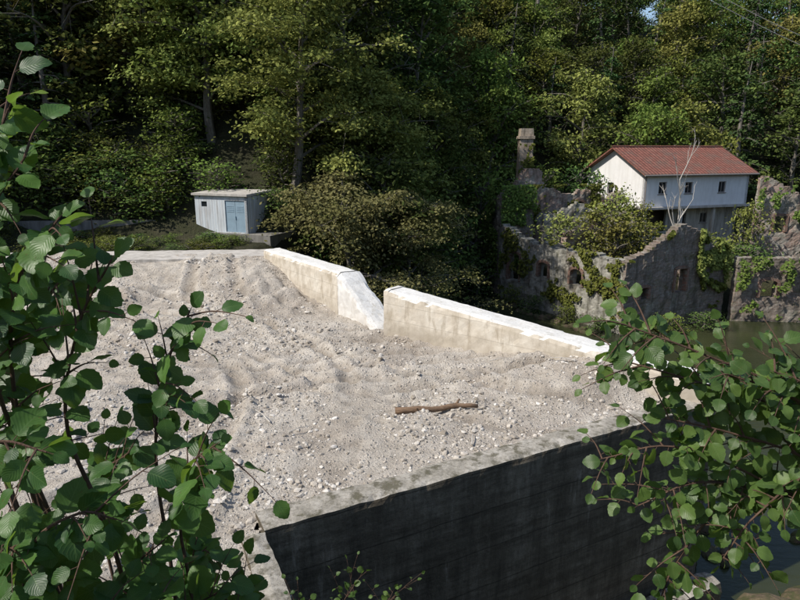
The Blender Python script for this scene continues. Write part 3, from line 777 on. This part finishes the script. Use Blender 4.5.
# ------------------------------------------------------------ ivy
def ivy(name,p0,p1,zf0,zf1,n,thr,seed,size=.2,mat=None):
    p0=Vector((*p0,0));p1=Vector((*p1,0));L=(p1-p0).length;ud=(p1-p0)/L;out=Vector((ud.y,-ud.x,0)); rd=random.Random(seed)
    Cn=[];Nn=[];T=[];t=0
    while len(Cn)<n and t<n*30:
        t+=1; u=rd.random(); lo,hi=zf0(u),zf1(u); z=rd.uniform(lo,hi)
        f=noise.fractal(Vector((u*L*.6,z*.6,seed*3.3)),.8,2,4)+.35*((z-lo)/(hi-lo+.01))
        if f<thr: continue
        p=p0+ud*(u*L)+out*(.08+rd.random()**2*.35*min(1,(f-thr)*2+.3)); Cn.append((p.x,p.y,z)); Nn.append((out.x+rd.gauss(0,.5),out.y+rd.gauss(0,.5),.6+rd.gauss(0,.4)))
        T.append(min(1,max(0,.4+f*.5+rd.gauss(0,.15))))
    V,F,T=leaf_quads(np.array(Cn),np.array(Nn),size,np.array(T),.8); obj(name,V,F,mat or M_ivy,None,None,T)
ivy('ivy',Kc,Mc,lambda u:-4.5+3.8*(1-sm(.6,.85,u)),lambda u:lin((0,-.8),(.2,-.1),(.5,1.6),(.62,1.3),(.8,.3),(1,-.5))(u),2400,.45,1)
ivy('ivy',(Kc[0]+5.6,Kc[1]+2.65),Mc,lambda u:-4.0+2*(1-u),lambda u:1.0-1.3*u,2600,-.1,2,.2,M_leafY)
ivy('ivy',Lc,Kc,lambda u:-5.2,lambda u:.3-1.0*u,2600,.38,3)
ivy('ivy',(8.0,49.5),(10.9,50.5),lambda u:-4.0,lambda u:3.3,3000,.05,4)
ivy('ivy',(7.5,52.4),(7.9,49.5),lambda u:-4.0,lambda u:3.0,1600,.05,5)
ivy('ivy',(9.8,52.0),(19.5,54.4),lambda u:-1,lambda u:3.2,2400,.4,6)
ivy('ivy',(22.8,41.2),(37,40.0),lambda u:-5.2,lambda u:-.9,3200,.33,7)
ivy('ivy',(28.4,49.8),(38,49.0),lambda u:-2,lambda u:4.0-2.5*u,1800,.45,8)
ivy('ivy',(10.0,53.4),(11.2,53.4),lambda u:2,lambda u:6.5,400,.25,9)
# ------------------------------------------------------------ log, sticks, boulders
g=Geo(); lc=Vector((.87,13.6,0)); lcz=sed(.87,13.6)+.07
pts=[lc+Vector((.98,.18,0))*t+Vector((0,.03*math.sin(t*4),0)) for t in np.linspace(-1.0,1.0,12)]
zl=max(sed(p.x,p.y) for p in pts)+.02
pts=[Vector((p.x,p.y,sed(p.x,p.y)*.35+zl*.65+.03)) for p in pts]
g.tube(pts,.085,.05,10); g.tube([pts[8],pts[8]+Vector((.1,.1,.12))],.03,.02,6); g.tube([pts[3],pts[3]+Vector((-.05,-.12,.06))],.03,.015,6); g.make('driftwood_log',M_wood,smooth=True)
g=Geo()
for (x,y,a,L) in ((-2.9,12.8,2.2,.8),(-2.4,12.3,.6,.5),(2.5,16.4,.3,.7),(-6,15,1,.9),(1.5,11.9,1.4,.5),(4.6,15.6,2.8,.6),(-4.0,17.8,.2,1.1)):
    z=sed(x,y)+.06; g.tube([(x,y,z),(x+math.cos(a)*L*.5,y+math.sin(a)*L*.5,z+.05),(x+math.cos(a)*L,y+math.sin(a)*L,z+.01)],.018,.008,5)
g.make('dry_sticks',M_barkpale)
pts=[]
for k in range(130):
    x=rnd.uniform(5,15);y=rnd.uniform(6.5,12.6) if k<60 else rnd.uniform(15,20)
    if k>=90:
        t=rnd.random(); x=8+6.1*t-.8-rnd.random()*.9; y=48.3-10.3*t-.5
    pts.append((x,y,ZW-.05+rnd.uniform(-.1,.15),rnd.uniform(.15,.55)))
pts+=[(9.0,12.9,-5.1,1.0),(10.3,13.4,-5.2,.9),(8.3,11.6,-5.2,.6)]
st=stones('river_boulders',pts,M_boulder,.75)
md=st.modifiers.new('s','SUBSURF'); md.levels=2; md.render_levels=2
tx=bpy.data.textures.new('r','CLOUDS'); tx.noise_scale=.35; dm=st.modifiers.new('d','DISPLACE'); dm.texture=tx; dm.strength=.22; dm.mid_level=.5
cb=empty('power_line')
for k,dz in enumerate((0,.6)):
    p1=Vector((24.6,54,17.8+dz)); p2=Vector((29,48,13.4+dz)); d=(p2-p1)
    pts=[p1-d*2.4+Vector((0,0,.5)),p1-d,p1,p2,p2+d+Vector((0,0,.7)),p2+d*2+Vector((0,0,2.1)),p2+d*3.2+Vector((0,0,4.6))]
    g=Geo(); g.tube(catmull(pts,6),.022,.022,5); g.make('cable',M_cable,cb)
e=pts[-1]; g=Geo(); g.tube([(e.x,e.y,-7),(e.x,e.y,e.z+.5)],.16,.11,8); g.make('pole',M_bark,cb)
e=pts[0]; g=Geo(); g.tube([(e.x,e.y,e.z-9),(e.x,e.y,e.z+.5)],.16,.11,8); g.make('pole',M_bark,cb)
# ------------------------------------------------------------ foreground shrubs
def leafy(name,twigs,L0,spacing,seed,mleaf,face=(0,-.45,.75),tmin=.35,rough=.5,wd=.42):
    par=empty(name); rd=random.Random(seed); gs=Geo(); V=[];F=[];UV=[];T=[]
    NS=10; US=(-1,-.55,0,.55,1)
    def leaf(p,a,nm,L,tn):
        a=a.normalized(); nm=(nm-a*nm.dot(a)).normalized(); b=nm.cross(a)
        base=len(V); cur=rd.uniform(.05,.3); fold=rd.uniform(.05,.28); tw=rd.uniform(-.2,.2); wv=rd.uniform(0,6)
        for i in range(NS+1):
            t=i/NS
            w=L*wd*(math.sin(math.pi*min(1,(t*.97+.015))**.82)**.75)
            if i==NS: w=L*.01
            for j,u in enumerate(US):
                ww=w*(1+(.06 if i%2 else -.05)*(abs(u)==1))
                h=fold*abs(u)*w-cur*L*t*t+.03*L*math.sin(wv+t*9)*abs(u)+tw*u*w*t
                V.append(tuple(p+a*(t*L)+b*(u*ww)+nm*h)); UV.append(((u+1)/2,t)); T.append(tn)
        for i in range(NS):
            for j in range(4):
                q=base+i*5+j; F.append((q,q+1,q+6,q+5))
    def twig(pts,r,lv,leafscale,t0):
        P=catmull(pts,6); n=len(P); gs.tube(P,r,r*.3,6)
        Ltot=sum((P[i+1]-P[i]).length for i in range(n-1)); cnt=int(Ltot*(1-t0)/spacing); sd=1
        for k in range(cnt+1):
            t=t0+(1-t0)*(k+rd.uniform(-.2,.2))/max(1,cnt); t=min(1,max(0,t)); f=t*(n-1); i=min(n-2,int(f)); p=P[i].lerp(P[i+1],f-i); tg=(P[i+1]-P[i]).normalized()
            side=tg.cross(Vector((0,-.6,.8))).normalized()*sd; sd=-sd
            a=tg*.55+side*.9+Vector((rd.gauss(0,.35),rd.gauss(0,.35),rd.gauss(-.2,.3)))
            if k==cnt: a=tg+Vector((0,0,-.1))
            a.normalize(); q=p+a*.022; gs.tube([p,q],.0016,.0012,4)
            nm=Vector(face)+Vector((rd.gauss(0,rough),rd.gauss(0,rough),rd.gauss(0,rough*.6)))
            leaf(q,a+Vector((0,0,-.15)),nm,L0*leafscale*rd.uniform(.5,1.18)*(1-.3*(t>.93)),min(1,max(0,rd.gauss(.5,.3))))
            if lv==0 and rd.random()<.34:
                l=rd.uniform(.12,.3); d=(tg*.6+side*.8+Vector((rd.gauss(0,.3),rd.gauss(0,.3),rd.gauss(.1,.3)))).normalized()
                twig([p,p+d*l*.5+Vector((0,0,.015)),p+d*l],r*.4,1,leafscale*.85,.15)
    for tw in twigs: twig(tw[0],tw[1],0,tw[2],tw[3] if len(tw)>3 else tmin)
    gs.make('stems',M_twig,par); obj('leaves',V,F,mleaf,par,UV,T,True)
    return par
H=[
 ([(-1.25,2.5,2.9),(-1.45,2.3,4.3),(-1.42,2.1,5.4),(-1.34,2.0,5.85),(-1.18,1.95,6.12)],.012,1.05,.36),
 ([(-1.2,2.4,2.9),(-1.35,2.2,4.4),(-1.42,2.05,5.2),(-1.30,1.95,5.75),(-1.12,1.9,5.98)],.011,1.0,.38),
 ([(-1.3,2.4,2.9),(-1.42,2.2,4.4),(-1.36,2.05,5.2),(-1.22,1.95,5.6),(-1.04,1.9,5.8)],.011,1.0,.42),
 ([(-1.1,2.4,2.9),(-1.15,2.2,4.4),(-1.22,2.1,5.0),(-1.08,2.0,5.42),(-.92,1.95,5.66)],.011,.95,.5),
 ([(-1.0,2.4,2.8),(-.95,2.25,4.2),(-.93,2.15,4.8),(-.84,2.05,5.2),(-.70,2.0,5.48)],.010,.9,.58),
 ([(-.9,2.4,2.8),(-.86,2.2,4.2),(-.84,2.1,4.6),(-.75,2.0,4.9),(-.63,1.95,5.02)],.009,1.0,.55),
 ([(-1.3,2.3,2.9),(-1.55,2.0,4.4),(-1.55,1.8,5.2),(-1.35,1.7,5.45)],.011,1.1,.35),
 ([(-1.4,2.2,3.0),(-1.55,1.9,4.4),(-1.48,1.7,5.0),(-1.22,1.7,5.15),(-1.06,1.7,5.12)],.010,1.0,.42),
 ([(-1.2,2.2,3.0),(-1.25,1.9,4.2),(-1.22,1.8,4.7),(-1.02,1.75,4.88),(-.9,1.75,4.86)],.010,1.0,.42),
 ([(-1.0,2.3,2.9),(-1.0,2.1,4.0),(-1.0,2.0,4.45),(-.84,1.95,4.65)],.009,1.0,.45),
 ([(-1.35,2.2,3.0),(-1.4,1.95,4.1),(-1.3,1.85,4.5),(-1.1,1.8,4.6)],.010,1.1,.4),
 ([(-1.5,2.6,3.0),(-1.8,2.6,4.4),(-1.86,2.5,5.4),(-1.7,2.4,5.75)],.011,1.1,.35),
 ([(-1.45,2.5,3.0),(-1.75,2.5,4.5),(-1.78,2.4,5.5),(-1.62,2.3,5.95),(-1.45,2.25,6.1)],.011,1.1,.4),
 ([(-1.5,2.7,3.0),(-1.75,2.7,4.4),(-1.72,2.6,5.0),(-1.5,2.5,5.35),(-1.36,2.45,5.5)],.011,1.0,.42),
 ([(-1.3,2.7,2.8),(-1.45,2.7,4.0),(-1.4,2.6,4.5),(-1.2,2.5,4.7)],.010,1.1,.42),
 ([(-1.0,2.7,2.6),(-1.1,2.6,3.7),(-1.0,2.5,4.1),(-.85,2.4,4.3)],.010,1.1,.35),
 ([(-.8,2.7,2.6),(-.85,2.6,3.5),(-.78,2.5,3.95),(-.66,2.4,4.1)],.009,1.0,.35),
 ([(-1.6,2.3,3.0),(-1.7,2.1,4.0),(-1.55,2.0,4.5),(-1.3,1.95,4.55)],.010,1.1,.3),
 ([(-1.1,2.5,2.7),(-1.25,2.3,3.6),(-1.15,2.2,4.2),(-1.0,2.1,4.38)],.009,1.0,.3),
 ([(-1.2,2.0,3.0),(-1.25,1.9,3.9),(-1.15,1.85,4.35),(-.95,1.8,4.5),(-.8,1.8,4.5)],.009,1.1,.3),
 ([(-1.4,1.9,3.2),(-1.45,1.8,4.2),(-1.3,1.75,4.7),(-1.2,1.7,4.8)],.009,1.1,.3),
 ([(-.9,2.2,3.0),(-1.0,2.2,3.8),(-.85,2.1,4.2),(-.7,2.05,4.35)],.009,1.0,.3),
]
leafy('hazel_bush',H,.108,.060,4,M_hazel)
R=[
 ([(3.2,2.6,3.4),(2.5,2.6,4.5),(1.9,2.6,4.88),(1.35,2.6,5.12),(.98,2.6,5.26)],.012,1.0,.4),
 ([(3.2,2.6,3.4),(2.5,2.7,4.4),(1.9,2.7,4.78),(1.4,2.7,4.95),(1.02,2.75,5.05)],.012,1.0,.4),
 ([(3.1,2.5,3.4),(2.5,2.5,4.4),(2.0,2.5,4.8),(1.6,2.5,5.0),(1.35,2.5,5.08)],.012,1.0,.3),
 ([(3.1,2.5,3.4),(2.6,2.5,4.5),(2.1,2.5,4.82),(1.8,2.5,5.0),(1.6,2.5,5.08)],.012,1.0,.3),
 ([(3.0,2.6,3.3),(2.4,2.6,4.2),(1.9,2.6,4.6),(1.5,2.6,4.75),(1.2,2.6,4.82)],.011,1.0,.35),
 ([(3.0,2.6,3.2),(2.3,2.6,4.1),(1.7,2.6,4.5),(1.25,2.6,4.68),(.93,2.6,4.62)],.010,.9,.35),
 ([(3.0,2.6,3.2),(2.3,2.6,4.0),(1.8,2.6,4.4),(1.4,2.6,4.5),(1.12,2.6,4.38)],.010,.95,.35),
 ([(2.9,2.6,3.2),(2.3,2.6,4.1),(1.8,2.6,4.45),(1.5,2.6,4.35),(1.32,2.6,4.05),(1.26,2.6,3.8)],.010,.95,.4),
 ([(2.9,2.5,3.2),(2.3,2.5,4.2),(1.9,2.5,4.6),(1.62,2.5,4.4),(1.48,2.5,4.15)],.010,.95,.35),
 ([(2.9,2.5,3.3),(2.4,2.5,4.4),(2.1,2.5,4.7),(1.85,2.5,4.85),(1.7,2.5,4.9)],.010,1.0,.2),
 ([(2.9,2.8,3.3),(2.4,2.8,4.5),(2.1,2.8,4.85),(1.75,2.8,4.9),(1.5,2.8,4.85)],.010,1.0,.2),
 ([(2.9,2.7,3.2),(2.3,2.7,4.0),(1.95,2.7,4.35),(1.72,2.7,4.5)],.010,1.0,.2),
 ([(2.9,2.8,3.3),(2.5,2.8,4.3),(2.2,2.8,4.7),(1.95,2.8,4.9)],.010,1.0,.3),
 ([(2.9,2.6,3.2),(2.4,2.6,4.0),(2.1,2.6,4.4),(1.9,2.6,4.6)],.010,1.0,.2),
]
leafy('alder_branches',R,.096,.048,9,M_alder,rough=.5,wd=.42)
g=Geo(); g.tube(catmull([(3.3,2.3,0.5),(3.2,2.5,2.4),(3.1,2.6,3.3),(3.0,2.6,5.0),(3.3,2.7,8)],6),.09,.04,10); g.make('alder_trunk',M_bark,bpy.data.objects['alder_branches'])
Wd=[([(-.5,3.4,.5),(-.42,3.4,2.4),(-.38,3.4,3.1),(-.3,3.4,3.3)],.005,.55,.6),([(-.3,3.4,.5),(-.2,3.4,2.4),(-.14,3.4,3.0),(-.04,3.4,3.28)],.005,.5,.6),([(-.9,3.4,.8),(-.8,3.3,2.4),(-.7,3.3,3.0),(-.62,3.3,3.25)],.005,.6,.5)]
leafy('bramble_shoots',Wd,.09,.06,15,M_alder)
bk=empty('bank_shrubs')
for k in range(26):
    x=rnd.uniform(-6,-1.9); y=rnd.uniform(2.6,6.0); s=rnd.uniform(.25,.5)
    place(rnd.choice(T_bush[:2]),'shrub',x,y,terrain(x,y)-.1,s,rnd.uniform(0,6.28),bk)
# ------------------------------------------------------------ light, sky, camera
s=Vector((-.92,-.38,0)).normalized(); el=math.radians(48)
sd=Vector((s.x*math.cos(el),s.y*math.cos(el),math.sin(el)))
sun=bpy.data.lights.new('sun','SUN'); sun.energy=5.0; sun.angle=math.radians(.5); sun.color=(1,.94,.85)
so_=bpy.data.objects.new('sun',sun); so_.rotation_euler=sd.to_track_quat('Z','Y').to_euler(); so_.location=(-20,0,40); COL.objects.link(so_)
w=bpy.data.worlds.new('World'); scene.world=w; w.use_nodes=True; nt=w.node_tree
sky=nt.nodes.new('ShaderNodeTexSky'); sky.sky_type='NISHITA'; sky.sun_disc=False; sky.sun_elevation=el; sky.sun_rotation=math.atan2(sd.x,sd.y)
bg=nt.nodes['Background']; nt.links.new(sky.outputs[0],bg.inputs[0]); bg.inputs[1].default_value=.15
cam=bpy.data.cameras.new('camera'); cam.lens=27.9; cam.sensor_width=36; cam.clip_end=1000; cam.clip_start=.05
co=bpy.data.objects.new('camera',cam); co.location=(0,0,6); co.rotation_euler=(math.radians(90-13.6),0,0); COL.objects.link(co); scene.camera=co
scene.view_settings.view_transform='Standard'; scene.view_settings.look='None'; scene.view_settings.exposure=0
print('OBJ',len(bpy.data.objects))
